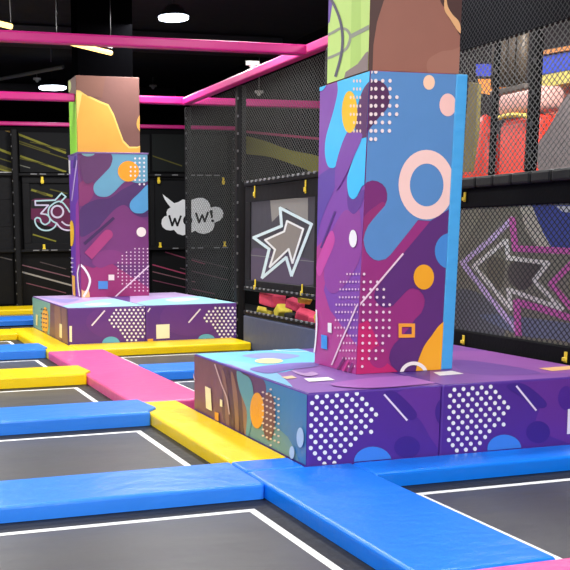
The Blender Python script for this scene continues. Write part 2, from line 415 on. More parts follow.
pr.stroke([(150, 308), (147.5, 312)], 1.3, vinyl(225, 215, 230))
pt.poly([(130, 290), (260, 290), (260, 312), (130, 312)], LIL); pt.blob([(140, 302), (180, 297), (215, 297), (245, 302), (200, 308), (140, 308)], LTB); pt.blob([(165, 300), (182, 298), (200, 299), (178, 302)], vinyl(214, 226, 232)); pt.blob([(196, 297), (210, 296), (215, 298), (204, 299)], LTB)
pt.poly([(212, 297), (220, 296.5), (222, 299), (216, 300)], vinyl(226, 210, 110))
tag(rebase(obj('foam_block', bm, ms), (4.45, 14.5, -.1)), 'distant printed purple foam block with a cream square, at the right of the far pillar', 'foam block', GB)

# ------------------------------------------------------------------ pillar pads
GPP = 'printed pads round the pillars'
# near: corners nudged a little, as the cover flares at the top
NZ0, NZ1, NY, NX = BZ, 2.60, 6.34, 3.40
t = thing('pillar_pad', (3.8, 6.68, NZ0), 'tall near pillar pad printed with a pale pink ring on blue and purple shapes', 'pillar pad', GPP)
def flare(bm):
    for v in bm.verts:
        v.co.x = lean(v.co.x, v.co.z)
        if v.co.y > 6.34: v.co.y = 6.34+(v.co.y-6.34)*(1+(v.co.z-.48)/2.12*.14)
bm = new(); ms = [vinyl(150, 48, 122)]
box(bm, (NX, NY, NZ0), (4.10, 7.03, NZ1), .006, 2)
pr = Print(bm, ms, 1, NY, (NX+.001, NZ0+.004), (4.101, NZ1-.004), leaning=True)
BLU = vinyl(78, 140, 206)
def front(q): return q
pr.poly([(350, 376), (357, 325), (368, 320), (377, 340), (386, 362), (398, 372), (400, 378)], vinyl(196, 40, 108))
pr.oval(379, 357, 10, 11, vinyl(160, 46, 118))
pr.blob([(362, 190), (366, 182), (374, 180), (384, 184), (388, 193), (386, 202), (376, 206), (366, 214), (358, 226), (352, 214)], vinyl(120, 42, 112))
pr.blob([(366, 215), (382, 202), (384, 210), (372, 224), (366, 240), (358, 246), (356, 230)], vinyl(146, 48, 112))
pr.poly(catmull([(406, 250), (431, 222), (452, 200), (460, 240), (460, 326), (444, 322)], False)[:1] + [(406, 250), (431, 220), (440, 205), (460, 195), (460, 322), (443, 322), (431, 336), (420, 355), (416, 376), (402, 376), (396, 370), (391, 365), (388.8, 358), (390.5, 350), (394, 344), (399, 339), (408, 329), (415, 319), (421, 313), (424, 306), (424.6, 300), (423, 295), (419, 290), (413, 288), (409, 289), (406, 291.4), (393, 305.4), (389, 307), (385, 307.6), (381, 306.5), (377, 303), (374.5, 299), (374, 295), (375, 291), (378, 286), (390, 270)], vinyl(92, 46, 116))
bluep = [(360, 65), (460, 65), (460, 200), (449, 209), (430, 221), (417.7, 220), (410, 230), (394, 250), (390, 255), (385.4, 259), (378.4, 260.7), (373.5, 259.5), (369.6, 256.3), (366, 251.5), (364.2, 245.8), (363.3, 240), (364.6, 233), (368, 225.5), (373, 219), (380, 211), (384.5, 206), (386.8, 200), (387, 194), (385.6, 188.5), (382, 184), (377, 181.2), (372, 180.5), (367, 182), (362.6, 186), (356, 192)]
pr.poly(bluep, vinyl(88, 138, 194))
pr.blob([(374, 80.5), (381, 81.5), (387, 88), (389.4, 98), (387, 108), (380, 116), (370, 128), (363, 137), (352, 130), (350, 95), (364, 81)], vinyl(84, 40, 86))
pr.oval(450, 251, 15.5, 18, vinyl(70, 138, 210))
pr.ring(426, 184.7, 27.8, 34.8, 16.8, 21.4, vinyl(246, 206, 198), (426.3, 185))
pr.oval(428.6, 82.5, 5.8, 7.4, vinyl(252, 206, 176)); pr.oval(447.3, 105, 8.4, 11.4, vinyl(244, 196, 188))
pr.oval(423.3, 277, 10.2, 12.5, vinyl(242, 168, 40))
OR = vinyl(246, 164, 60)
for q in ([(398, 323.4), (414.4, 323.4), (414.2, 326.8), (398, 326.8)], [(398, 334.2), (414.2, 334), (414.2, 337.4), (398, 337.6)]): pr.poly(q, OR)
for q in ([(398, 323.4), (401.2, 323.4), (401.2, 337.4), (398, 337.4)], [(411, 323.4), (414.4, 323.4), (414.2, 337.4), (411, 337.4)]): pr.poly(q, OR)
pr.poly(catmull([(450, 317), (443, 321.5), (437, 327), (431, 335.5), (424, 345), (419.5, 355), (416.5, 364), (414, 377)], False)+[(450, 377)], vinyl(246, 172, 40))
pr.ring(413, 374.5, 14.2, 13.2, 10.6, 9.6, vinyl(250, 238, 236), None, PI, 2*PI, 24)
rows = [72, 81, 89, 97.4, 106, 114.4, 122.6, 131, 139.3]; cols = [370.2, 375, 382, 389.3, 396.5]; ext = [2, 4, 4, 5, 5, 5, 4, 4, 2]
pr.dots([(cols[i]-.004*(r-72)*i, r) for r, n in zip(rows, ext) for i in range(n)], 1.75, 2.0, vinyl(240, 222, 222))
rows2 = [274, 281.8, 289.3, 297.2, 304.6, 312, 320, 327.6, 335.6, 343, 350.5, 358.4, 366.3]; c2 = [363.3, 370, 376.7, 383.3, 389.5]; e2 = [1, 3, 4, 4, 5, 5, 5, 5, 5, 4, 4, 3, 1]
pr.dots([(c2[i]-.02*(r-274), r) for r, n in zip(rows2, e2) for i in range(n)], 1.35, 1.45, vinyl(238, 214, 228))
pr.stroke([(402.4, 253.4), (357.6, 306.3)], 1.8, vinyl(238, 208, 226))
pl = Print(bm, ms, 0, NX, (NY+.001, NZ0+.004), (7.026, NZ1-.004), leaning=True)
pl.poly([(300, 60), (380, 60), (380, 380), (300, 380)], vinyl(134, 74, 172))
pl.poly([(312, 252), (322, 242), (330, 233), (335, 238), (334, 250), (328, 268), (324, 290), (330, 310), (345, 330), (360, 350), (360, 378), (312, 366)], vinyl(182, 66, 146))
pl.blob([(318, 180), (324, 172), (333, 168), (338, 172), (334, 190), (327, 206), (321, 222), (316, 240), (314, 210)], vinyl(100, 72, 166))
pl.blob([(330, 238), (338, 220), (346, 210), (354, 214), (360, 212), (362, 250), (352, 275), (338, 292), (328, 290), (324, 270)], vinyl(150, 70, 160))
pl.blob([(348, 186), (352, 198), (360, 192), (366, 190), (362, 204), (356, 213), (352, 213), (348, 206)], vinyl(104, 60, 152))
pl.blob([(328, 236), (333, 231), (335, 242), (328, 260), (320, 276), (317, 264)], vinyl(206, 80, 168))
pl.stroke([(335.4, 211.4), (321.4, 248)], 2, vinyl(92, 52, 134))
SKY = vinyl(66, 196, 250)
pl.poly(catmull([(337, 70), (338, 84), (338, 93), (334, 111), (327, 135), (325.4, 148), (326, 158), (328.4, 165.8), (332, 168), (336.3, 165.8), (340.7, 152), (346, 136), (352, 133), (362, 128), (376, 120), (378, 66), (350, 66)]), SKY)
pl.poly(catmull([(361, 140), (357, 150), (350, 170), (347.7, 180), (349, 194), (353, 199), (357.4, 196.5), (363, 186), (372, 178), (376, 140), (370, 132)]), SKY)
pl.blob([(314, 82), (328.4, 76), (326, 87), (321.4, 91), (316, 88)], SKY)
pl.blob([(357, 118), (360, 100), (366, 86), (374, 80), (380, 90), (374, 130), (364, 138), (358, 137), (356, 128)], vinyl(92, 42, 100))
pl.blob([(346, 136), (350, 132), (362, 133), (362, 140), (356, 154), (347, 174), (337, 190), (336, 170), (340, 152)], vinyl(128, 70, 168))
pl.oval(350.5, 112, 7.8, 21, vinyl(252, 198, 14))
pl.dots([(352+3.1*i-.1*(3-i), r) for r in rows[1:8] for i in range(4) if not (i == 0 and r in (81, 89, 122.6, 131))], .95, 1.7, vinyl(245, 215, 200))
D = []
for r, x0 in zip(rows2, [348, 341, 338.5, 338, 335, 335, 335, 335, 336, 339, 340, 342, 347]):
    x = 359.4-.05*(r-297)
    while x > x0:
        D.append((x, r+.0*(359-x))); x -= 3.1
pl.dots(D, .8, 1.15, vinyl(236, 200, 222))
pl.stroke([(359, 304), (357.6, 306.3), (348.6, 327.4), (343.3, 339), (332.8, 364.5)], 1.5, vinyl(236, 205, 226))
pl.oval(354.2, 238.6, 3.9, 8.8, vinyl(248, 244, 246)); pl.poly([(329, 322.6), (332.8, 323), (332.8, 333), (329, 332)], vinyl(245, 240, 244)); pl.poly([(322.4, 334.4), (328.4, 335.6), (328.4, 349.5), (322.4, 348)], vinyl(62, 150, 228))
pl.stroke(catmull([(317.6, 310), (318, 325), (316.6, 344), (315.4, 352)], False), 1.5, vinyl(250, 244, 246))
for k in range(3): pl.stroke([(346+4*k, 357+3*k), (338+5*k, 371+3*k)], 2, vinyl(*[(120, 46, 110), (206, 60, 140), (130, 50, 120)][k]))
flare(bm)
obj('pad_cover', bm, ms, t)
bm = new(); box(bm, (4.102, NY-.004, NZ0), (4.205, 7.03, NZ1), .012, 3); flare(bm)
obj('edge_strip', bm, mat('sky_vinyl', (72, 166, 228), .45, .25, 5, stretch=(1, 1, 2.5)), t, 'plain sky blue edge strip')
# far
FY, FX = 15.64, 3.38
t = thing('pillar_pad', (3.95, 16.0, FZ+.01), 'far pillar pad printed with an orange disc, teal drops and purple shapes', 'pillar pad', GPP)
bm = new(); ms = [vinyl(108, 46, 110)]
box(bm, (FX, FY, FZ+.01), (4.535, 16.34, 2.79), .008, 2)
pr = Print(bm, ms, 1, FY, (FX+.005, FZ+.003), (4.53, 2.785), step=.0012)
pr.blob([(80, 183), (90, 178), (94, 186), (92, 198), (82, 206), (74, 200)], vinyl(132, 46, 104))
pr.blob([(80, 210), (95, 200), (110, 198), (125, 188), (150, 180), (150, 214), (134, 216), (116, 216), (95, 230), (80, 236)], vinyl(76, 40, 100))
pr.blob([(110, 214), (124, 205), (134, 214), (150, 226), (150, 262), (120, 262), (98, 258), (92, 240)], vinyl(118, 48, 112))
pr.poly([(74, 262), (93, 268), (110, 262), (118, 268), (152, 290), (152, 302), (74, 302)], vinyl(152, 42, 106))
pr.blob([(92, 262), (100, 252), (112, 250), (124, 254), (130, 264), (112, 264), (100, 268)], vinyl(130, 50, 116))
pr.poly(catmull([(112, 158), (110.5, 166), (104, 173.5), (95, 183), (93.4, 189), (95.4, 194), (100, 196.6), (107.6, 196.4), (114.6, 191.5), (126, 181), (138, 183), (150, 178), (152, 150), (112, 148)]), vinyl(100, 158, 186))
pr.blob([(150, 184), (138, 194), (131, 201), (129.6, 207), (133, 212), (139, 213.5), (145, 212), (152, 204)], vinyl(84, 156, 206))
pr.oval(88, 152.5, 7, 4, vinyl(120, 160, 170))
pr.blob([(80, 158), (92, 157), (106, 152), (112, 156), (111, 164), (104, 172), (94, 181), (84, 182)], vinyl(92, 46, 96))
pr.oval(128.3, 171.3, 10.6, 10.3, vinyl(250, 156, 20))
pr.dots([(130.5+4.45*i, 158.5+4.3*j) for i in range(4) for j in range(7) if (i > 0 or j in (2, 3, 4)) and not (i == 1 and j == 6)], 1.0, 1.1, vinyl(232, 220, 222))
pr.stroke([(84, 244), (113.8, 217.8)], 3, vinyl(66, 32, 86)); pr.stroke([(88, 256), (107, 235)], 10, vinyl(168, 54, 116)); pr.oval(107.6, 234.6, 5, 5, vinyl(168, 54, 116))
pr.oval(141, 232, 4.8, 4.8, vinyl(244, 224, 218)); pr.poly([(98, 281), (107.6, 281), (107.6, 289), (98, 289)], vinyl(76, 138, 208)); pr.poly([(108.2, 274.6), (114, 274.6), (114, 280.2), (108.2, 280.2)], vinyl(240, 220, 218))
st = [134, 126, 122, 122, 117.5, 117.5, 117.5, 117.5, 117.5, 121.5, 121.5, 126, 135]
pr.dots([(117.8+4.2*i, 248.7+3.5*j) for j in range(13) for i in range(8) if 117.8+4.2*i > st[j]-.6], .75, .75, vinyl(236, 205, 222))
pr.stroke([(114.6, 297), (149, 265.5)], 1.3, vinyl(236, 210, 226))
pr.blob([(78, 288), (84, 291), (88, 289), (89, 300), (80, 300)], vinyl(244, 190, 130))
pr.stroke(catmull([(80.4, 265), (84, 268.5), (88, 275), (89.6, 281), (87.4, 289), (83.5, 296)], False), 2.2, vinyl(246, 236, 238))
ql = Print(bm, ms, 0, FX, (FY+.005, FZ+.003), (16.33, 2.785), step=.0012)
ql.poly([(60, 145), (90, 145), (90, 305), (60, 305)], vinyl(112, 66, 176)); ql.poly([(76, 205), (82, 190), (84, 300), (78, 300), (76, 262)], vinyl(156, 66, 160))
ql.poly([(60, 150), (84, 150), (83, 160), (60, 160)], vinyl(120, 100, 170)); ql.poly([(67.2, 160), (70.6, 160.5), (70.6, 174), (68, 173)], vinyl(240, 236, 244)); ql.stroke([(77.4, 160), (72, 201)], 1.2, vinyl(196, 172, 226)); ql.stroke([(76, 156), (74, 168)], 2, vinyl(76, 56, 140))
ql.oval(72, 233.4, 2.5, 13, vinyl(250, 200, 60)); ql.poly([(72.4, 275), (75.4, 276), (76, 296), (73.4, 295)], vinyl(246, 190, 90))
for y in (258, 262.5, 267, 271.5): ql.stroke([(71.4, y), (74, y+.4)], 1.2, vinyl(230, 220, 240))
ql.stroke(catmull([(80.4, 265), (78.6, 272), (79, 284), (80.6, 296)], False), 1.4, vinyl(246, 236, 238))
obj('pad_cover', bm, ms, t)
bm = new(); box(bm, (FX-.012, FY-.012, 2.775), (4.547, 16.352, 2.80), .004, 1); obj('top_hem', bm, vinyl(110, 80, 140), t)
# ------------------------------------------------------------------ pillars above the pads
def mural(name, bm, ms, loc, label):
    o = rebase(obj(name, bm, ms), loc); return tag(o, label, 'pillar', None, 'thing')
ux, uy = 3.447, 6.366
bm = new(); ms = [mat('painted_pillar', (150, 97, 82), .6, .04)]; box(bm, (ux, uy, 2.602), (4.168, 7.0, 5.3), .004, 1)
pr = Print(bm, ms, 1, uy, (ux+.001, 2.605), (4.167, 5.2))
def pnt(*c): return mat('pillar_paint', c, .6, .03)
pr.poly([(365, -40), (384, -40), (384, 0), (377, 22), (373.4, 45), (372.4, 74), (365, 74)], pnt(80, 54, 50))
pr.blob([(428, 60), (440, 52), (452, 50), (466, 48), (466, 80), (440, 80), (428, 72)], pnt(160, 108, 92))
pr.poly(catmull([(438, -20), (440, 0), (446, 10), (453, 22), (460, 36), (466, 42), (466, -20)]), pnt(74, 44, 40)); pr.poly(catmull([(446, -14), (447, 4), (452, 14), (459, 22), (461, 33), (457, 30), (450, 19), (444, 8)]), pnt(226, 172, 120))
pl = Print(bm, ms, 0, ux, (uy+.001, 2.605), (6.998, 5.2))
pl.poly([(320, -90), (380, -90), (380, 90), (320, 90)], pnt(196, 226, 126))
pl.poly([(353, -60), (361, -60), (361, 90), (350, 90)], pnt(178, 212, 110))
pl.poly([(322, -90), (332, -90), (333, 0), (330, 22), (322, 30)], pnt(112, 80, 170))
GRS = pnt(150, 152, 136)
pl.stroke(catmull([(326, 36), (334, 32), (341, 28.5), (347, 30), (350.5, 36), (349, 44), (345, 50), (336, 55), (326, 59)], False), 2.6, GRS); pl.stroke([(350, 37), (372, 25.6)], 4, GRS)
pl.poly([(376, 46), (366, 53), (358, 64), (346, 72), (344, 80), (376, 80)], pnt(142, 124, 122))
pl.stroke(catmull([(330, -3), (336, 8), (341, 22), (343, 38), (341.6, 55), (336, 76)], False), 2.6, pnt(92, 88, 104))
mural('mural_pillar', bm, ms, (3.8, 6.63, 2.602), 'painted pillar above the near pad, brown at the front and lime green at its left')
bm = new(); ms = [mat('painted_pillar', (118, 78, 70), .6, .04)]; box(bm, (FX+.01, 15.67, 2.802), (4.42, 16.25, 3.965), .006, 1)
pr = Print(bm, ms, 1, 15.67, (FX+.012, 2.805), (4.418, 3.96), step=.0012)
op = [(70, 90), (79.6, 92.2), (86.6, 96.6), (99, 102.7), (107.6, 106), (113, 116), (117.3, 128), (122.5, 142), (128.7, 148.3), (136.6, 148.3), (141.4, 146.5), (141.4, 158), (70, 158)]
pr.poly([(x+(1 if x > 70 else 0), y-1.6) for x, y in op], pnt(246, 208, 110)); pr.poly([(82, 94)]+op[2:], pnt(230, 168, 66))
pr.blob([(143, 112), (139, 116), (136.6, 123), (138, 129), (143, 133)], pnt(230, 168, 76))
pr.poly([(70, 60), (108, 60), (102, 98), (88, 96), (79, 90), (70, 90)], pnt(122, 80, 66))
ql = Print(bm, ms, 0, FX+.01, (15.672, 2.805), (16.24, 3.96), step=.0012)
ql.poly([(60, 60), (85, 60), (85, 160), (60, 160)], pnt(146, 222, 58)); ql.poly([(60, 60), (85, 60), (85, 94), (60, 97)], pnt(120, 96, 90)); ql.oval(69, 86, 2.4, 6, pnt(190, 205, 130)); ql.stroke([(77.5, 93), (79, 160)], 3, pnt(236, 226, 120))
mural('mural_pillar', bm, ms, (3.9, 16.0, 2.80), 'painted pillar above the far pad, orange and brown with a green side')
bm = new(); box(bm, (3.45, 15.75, 3.967), (4.34, 16.2, 5.3)); o = obj('pillar_core', bm, mat('black_paint', (4, 4, 5), 1, .1, spec=0)); rebase(o, (3.9, 16, 3.967)); o['kind'] = 'structure'

# ------------------------------------------------------------------ right side fence (plane x = 5.2)
RX = 5.2
def post(x, y, z0, z1, w, label, lace=True):
    t = thing('padded_post', (x, y, z0), label, 'post', 'black padded posts of the net fences')
    bm = new(); box(bm, (x-w/2, y-w/2, z0), (x+w/2, y+w/2, z1), w*.3, 3); obj('sleeve', bm, BLACK, t)
    if lace:
        z = z0+.12
        while z < z1-.1:
            bm = new(); box(bm, (x-w/2-.008, y-w/2-.006, z), (x-w/2+.012, y-w/2+.016, z+.035), .004, 1); z += .24
            obj('lacing_loop', bm, GREYD, t)
    return t
post(RX+.11, 15.9, ZF, 3.56, .095, 'black padded post under the far end of the slanting pink beam')
post(RX+.10, 13.49, ZF, 3.56, .14, 'black padded post left of the white star panel')
post(RX+.02, 10.45, ZF, 3.56, .16, 'black padded post just left of the near pillar, under the slanting pink beam')
post(RX+.055, 6.95, 1.967, 3.06, .085, 'black post behind the upper net, right of the brown padded tubes', True)
post(RX+.05, 7.46, 1.967, 3.06, .05, 'black post behind the upper net, left of the brown padded tubes', True)
post(8.32, 21.5, ZF, 3.75, .14, 'slim black corner post right of the WOW banner')
post(3.27, 21.5, ZF, 3.75, .14, 'black padded post on the back wall, left of the banner with the number')
# pink beams
GBM = 'pink padded beams overhead'
def beam(a, b, w, label, rod=None):
    c = [(a[i]+b[i])/2 for i in range(3)]
    o = thing('overhead_beam', c, label, 'beam', GBM); o['kind'] = 'thing'
    bm = new(); box(bm, a, b, w, 2); obj('beam_sleeve', bm, PINKB, o)
    if rod is not None:
        bm = new(); tube(bm, (rod, c[1], b[2]-.01), (rod, c[1], 5.3), .012, 6); obj('hanger_rod', bm, STEEL, o)
    return o
beam((-2.4, 10.93, 3.545), (5.12, 11.05, 3.655), .02, 'long magenta beam across the top left, the nearest of the level pink beams', -1.2)
beam((-2.4, 15.72, 3.58), (3.384, 15.84, 3.70), .02, 'pink beam ending at the left side of the upper far pillar', -1.2)
beam((4.424, 15.72, 3.58), (8.5, 15.84, 3.70), .02, 'pink beam running right from the upper far pillar, behind the slanting beam', 8.2)
beam((-2.4, 21.55, 3.822), (8.5, 21.68, 3.905), .02, 'thin dark pink beam along the top of the black back wall')
beam((RX-.05, 8.5, 3.565), (RX+.08, 15.71, 3.68), .02, 'slanting pink beam receding above the right side net fence')
# nets
def netobj(label, fn, m, group='nets of the trampoline enclosure'):
    bm = new(); fn(bm); o = obj('safety_net', bm, m); return tag(o, label, 'net', group)
netobj('black net over the bright play area, right of the near pillar', lambda bm: net(bm, RX-.01, 3.6, 10.34, 1.98, 3.06, .062, .055, .004), NET)
netobj('net under the slanting pink beam, above the white star panel', lambda bm: net(bm, RX+.06, 10.55, 13.34, 2.225, 3.54, .07, .056, .0028), NETF)
netobj('net between the two far padded posts, in front of the WOW banner', lambda bm: net(bm, RX+.06, 13.57, 15.84, .52, 3.54, .085, .066, .0026), NETF)
# lacing rails
def rail(y0, y1, z, r, label):
    t = thing('fence_rail', (RX, (y0+y1)/2, z), label, 'rail', 'horizontal rails of the right net fence')
    bm = new(); box(bm, (RX-r, y0, z-r), (RX+r, y1, z+r), r*.5, 2); obj('sleeve', bm, BLACK, t)
    y = y0+.05
    while y < y1-.05:
        bm = new(); box(bm, (RX-r-.008, y, z+r*.3), (RX-r+.01, y+.05, z+r+.006), .003, 1); y += .15
        obj('lacing_loop', bm, GREY, t)
rail(10.55, 13.03, 2.175, .035, 'laced black rail above the white star panel')
rail(10.55, 13.03, .738, .028, 'laced black rail under the white star panel')
rail(10.55, 13.03, .40, .03, 'laced black rail below the pink and yellow foam pieces')
# segmented padded bar over the graffiti banner
t = thing('padded_bar', (RX, 8, 1.86), 'segmented black padded bar above the graffiti banner', 'bar')
y = 3.6
while y < 10.1:
    bm = new(); box(bm, (RX-.075, y, 1.87), (RX-.007, y+.235, 1.965), .02, 2); obj('bar_segment', bm, mat('charcoal_vinyl', (19, 19, 20), .55, .1, 9, spec=.3), t); y += .245
# upper dark roller band
bm = new(); ms = [mat('band_fabric', (10, 11, 18), .8, .1, 12, spec=.15)]
box(bm, (RX+.0, 3.6, 3.065), (RX+.06, 10.35, 3.56))
z = 3.09
while z < 3.57:
    z += 1
net(bm, RX-.004, 3.6, 10.35, 3.07, 3.55, .05, .05, .0025, mi=1); ms.append(mat('dim_net', (30, 30, 37), .7, 0))
o = rebase(obj('fascia_band', bm, ms), (RX, 8, 3.06)); tag(o, 'black netted band above the net at the top right, under the pink beam', 'band')
# graffiti banner
def strap(bmz, x, y, z, h=.1, ax=0):
    if ax == 0:
        box(bmz, (x-.022, y-.016, z-h/2), (x-.012, y+.016, z+h/2), .003, 1); box(bmz, (x-.034, y-.026, z-h*.38), (x-.02, y+.026, z-h*.02), .004, 1)
    else:
        box(bmz, (y-.026, x-.022, z-h/2), (y+.026, x-.012, z+h/2), .003, 1); box(bmz, (y-.036, x-.034, z-h*.38), (y+.036, x-.02, z-h*.02), .004, 1)
t = thing('graffiti_banner', (RX, 7.7, .48), 'netted banner of pink and white arrow graffiti at the right, behind the near block', 'banner')
bm = new(); ms = [mat('banner_mesh', (150, 146, 126), .8, .05)]
box(bm, (RX+.03, 3.6, .6), (RX+.05, 10.3, 1.72))
pr = Print(bm, ms, 0, RX+.03, (5.41, .605), (10.29, 1.715))
G = lambda *c: ink(*c)
pr.blob([(440, 205), (480, 205), (470, 235), (455, 250), (440, 240)], G(172, 168, 146)); pr.blob([(455, 290), (490, 300), (505, 335), (480, 340), (450, 330)], G(128, 130, 132))
pr.poly([(518, 200), (534, 200), (556, 255), (540, 250), (526, 230)], G(228, 222, 198)); pr.poly([(532, 205), (600, 205), (600, 252), (552, 248), (543, 232)], G(84, 98, 176))
pr.poly([(556, 206), (575, 206), (575, 213), (563, 212)], G(230, 230, 230))
pr.blob([(520, 258), (540, 262), (538, 278), (524, 290), (512, 284), (508, 270)], G(108, 100, 96)); pr.blob([(490, 258), (505, 262), (500, 290), (488, 280)], G(128, 122, 104))
pr.blob([(480, 315), (520, 335), (560, 340), (600, 350), (600, 330), (530, 318)], G(134, 142, 162)); pr.blob([(545, 300), (570, 308), (590, 320), (570, 322)], G(140, 136, 120))
LP, PK, WH = G(232, 208, 244), G(232, 120, 196), G(248, 244, 234)
pr.stroke([(463, 263), (491, 240), (513, 219)], 5.5, LP); pr.stroke([(463, 263), (490, 297), (519, 332)], 5.5, LP)
pr.stroke([(513, 219), (516, 248.5), (600, 252.5)], 6.5, PK); pr.stroke([(519, 334), (517.5, 302), (540, 308), (600, 327)], 7, PK)
pr.stroke([(600, 240), (572, 264), (552, 284), (600, 340)], 6, PK)
pr.stroke([(475, 266), (507, 240.5), (509.5, 258), (549, 263), (535, 280.5), (563, 309), (509.5, 289.5), (511.5, 309)], 4.6, WH, True)
obj('printed_sheet', bm, ms, t)
bm = new(); box(bm, (RX-.005, 3.6, .3), (RX+.055, 10.3, .612), .01, 1); obj('black_border', bm, BLACKF, t); bm = new(); box(bm, (RX-.005, 3.6, 1.705), (RX+.055, 10.3, 1.955), .01, 1); obj('black_border', bm, BLACKF, t)
bm = new(); net(bm, RX+.012, 3.6, 10.3, .6, 1.71, .064, .055, .0042); obj('net_layer', bm, NETD, t)
for y, z in ((7.66, .53), (6.30, .53), (7.74, 1.80), (6.2, 1.82), (9.2, .545), (9.2, 1.82)):
    bm = new(); strap(bm, RX-.0, y, z, .085); obj('strap', bm, YEL, t)
# star panel
t = thing('star_panel', (RX, 11.8, .78), 'black framed see-through panel with a white outlined star arrow', 'banner')
bm = new(); y0, y1, z0, z1 = 10.56, 13.02, .77, 2.135; a0, a1, b0, b1 = 10.80, 12.83, .86, 1.93
for r in ((y0, z0, y1, b0), (y0, b1, y1, z1), (y0, b0, a0, b1), (a1, b0, y1, b1)): box(bm, (RX-.012, r[0], r[1]), (RX+.03, r[2], r[3]), .006, 1)
obj('frame_border', bm, BLACK, t)
bm = new(); ms = [mat('tinted_mesh', (58, 57, 66), .6, .1)]; box(bm, (RX+.004, a0, b0), (RX+.02, a1, b1))
pr = Print(bm, ms, 0, RX+.004, (a0+.002, b0+.002), (a1-.002, b1-.002), step=.001)
pr.poly([(270, 198), (308, 198), (308, 222), (286, 208), (272, 222)], G(138, 136, 132)); pr.blob([(252, 250), (275, 252), (314, 262), (314, 284), (254, 284)], G(86, 76, 96)); pr.stroke([(250, 255), (318, 262)], .8, G(120, 120, 120))
inn = [(287.4, 221), (303.6, 229), (292.8, 263), (289, 249), (270, 267), (275.4, 249.6), (265.4, 240), (284.6, 231.4)]
pr.poly(inn, G(134, 128, 122)); pr.stroke(inn, 2, G(226, 228, 228), True)
pr.stroke([(280.6, 208), (312, 224.2), (292, 275.5), (286.6, 257.5), (262.6, 277.6), (269.6, 249), (254, 237.6), (282, 226)], 2.9, G(206, 226, 230), True)
obj('printed_sheet', bm, ms, t)
for y, z in ((12.66, 2.06), (11.05, 2.05), (12.62, .80), (11.1, .80)):
    bm = new(); strap(bm, RX, y, z, .16); obj('strap', bm, YEL, t)
# foam pieces in the gap below, on a ledge pad
bm = new(); box(bm, (RX-.03, 10.55, ZF), (RX+.42, 13.03, .36), .02, 2); ms = [mat('slate_vinyl', (74, 84, 108), .45, .1)]
o = rebase(obj('ledge_pad', bm, ms), (RX+.2, 11.8, ZF)); tag(o, 'slate blue padded ledge under the pink and yellow foam pieces', 'pad')
def foam(y, z, s, c, label, rot, tall=.6):
    bm = new(); box(bm, (-s*.35, -s/2, 0), (s*.35, s/2, s*tall), s*.1, 2)
    bmesh.ops.rotate(bm, cent=(0, 0, s*tall/2), matrix=Matrix.Rotation(rot, 3, 'X') @ Matrix.Rotation(rot*1.7, 3, 'Z'), verts=bm.verts)
    lo = min(v.co.z for v in bm.verts)
    for v in bm.verts: v.co.z -= lo
    o = obj('foam_piece', bm, mat('foam', c, .8, .3, 20)); o.location = (RX+.19, y, z); tag(o, label, 'foam', 'pink and yellow foam pieces on the ledge')
FPK, FYL = (226, 74, 108), (222, 206, 70)
foam(12.5, .50, .34, FPK, 'largest pink foam piece, leftmost under the star panel', .12, .55)
foam(12.88, .36, .13, FYL, 'yellow foam piece at the left end of the ledge', .7)
foam(12.62, .36, .10, FYL, 'small yellow foam piece below the largest pink piece', .4)
foam(12.14, .36, .2, FYL, 'yellow foam piece right of the largest pink piece', .9, .9)
foam(11.75, .49, .22, FPK, 'upper pink foam piece near the middle of the ledge', .3)
foam(11.46, .60, .17, FYL, 'yellow foam piece between the pink pieces', .8)
foam(11.42, .36, .24, FPK, 'lower pink foam piece right of the middle of the ledge', .5, .5)
foam(11.12, .36, .18, FPK, 'small pink foam piece next to the yellow one by the pillar', .2, .5)
foam(10.84, .36, .24, FYL, 'yellow foam piece at the ledge end, beside the near pillar', .9, .9)
foam(11.88, .36, .16, (34, 34, 36), 'black foam piece in the middle of the ledge', .2, .5)

# ------------------------------------------------------------------ back wall banners
BY = 21.6
def banner(name, px, label, draw, border=None, straps=(), base=(21, 22, 24)):
    """a sheet hung on the back wall; px = (u0, v0, u1, v1) of its corners on the wall plane"""
    a = P(px[0], px[1], 1, BY); b = P(px[2], px[3], 1, BY)
    x0, x1, z0, z1 = a.x, b.x, b.z, a.z
    t = thing(name, ((x0+x1)/2, BY, z0), label, 'banner', 'banners on the black back wall')
    bm = new(); ms = [mat('banner_sheet', base, .7, .1, 4, spec=.15)]
    box(bm, (x0, BY, z0), (x1, BY+.03, z1))
    pr = Print(bm, ms, 1, BY, (x0+.005, z0+.005), (x1-.005, z1-.005), step=.0015)
    draw(pr); obj('printed_sheet', bm, ms, t)
    if border:
        w = border; bm = new()
        for r in ((x0, z0, x1, z0+w), (x0, z1-w, x1, z1), (x0, z0+w, x0+w, z1-w), (x1-w, z0+w, x1, z1-w)): box(bm, (r[0], BY-.035, r[1]), (r[2], BY+.0, r[3]), .006, 1)
        obj('frame_border', bm, BLACK, t)
    for u, v in straps:
        p = P(u, v, 1, BY-.04); bm = new(); strap(bm, BY-.04, p.x, p.z, .16, 1); obj('strap', bm, YEL, t)
    return t
OL, OD = G(122, 119, 46), G(80, 77, 34)
def d_up(pr):
    for a, b, w, m in (((0, 127), (66, 153), 2.2, OL), ((18, 134), (60, 151), 1.8, OL), ((10, 138), (50, 152), 1.4, OD), ((18, 143), (70, 160), 1.2, OD), ((20, 156), (66, 172), 2, OL), ((18, 158), (48, 165), 1.2, OD), ((19, 165), (30, 168), 1, G(110, 110, 100)), ((30, 142), (66, 150), 1, OD)): pr.stroke([a, b], w, m)
    for a, b, w, m in (((150, 148), (185, 160), 1.2, OD), ((150, 160), (182, 169), 1, G(110, 106, 90))): pr.stroke([a, b], w, m)
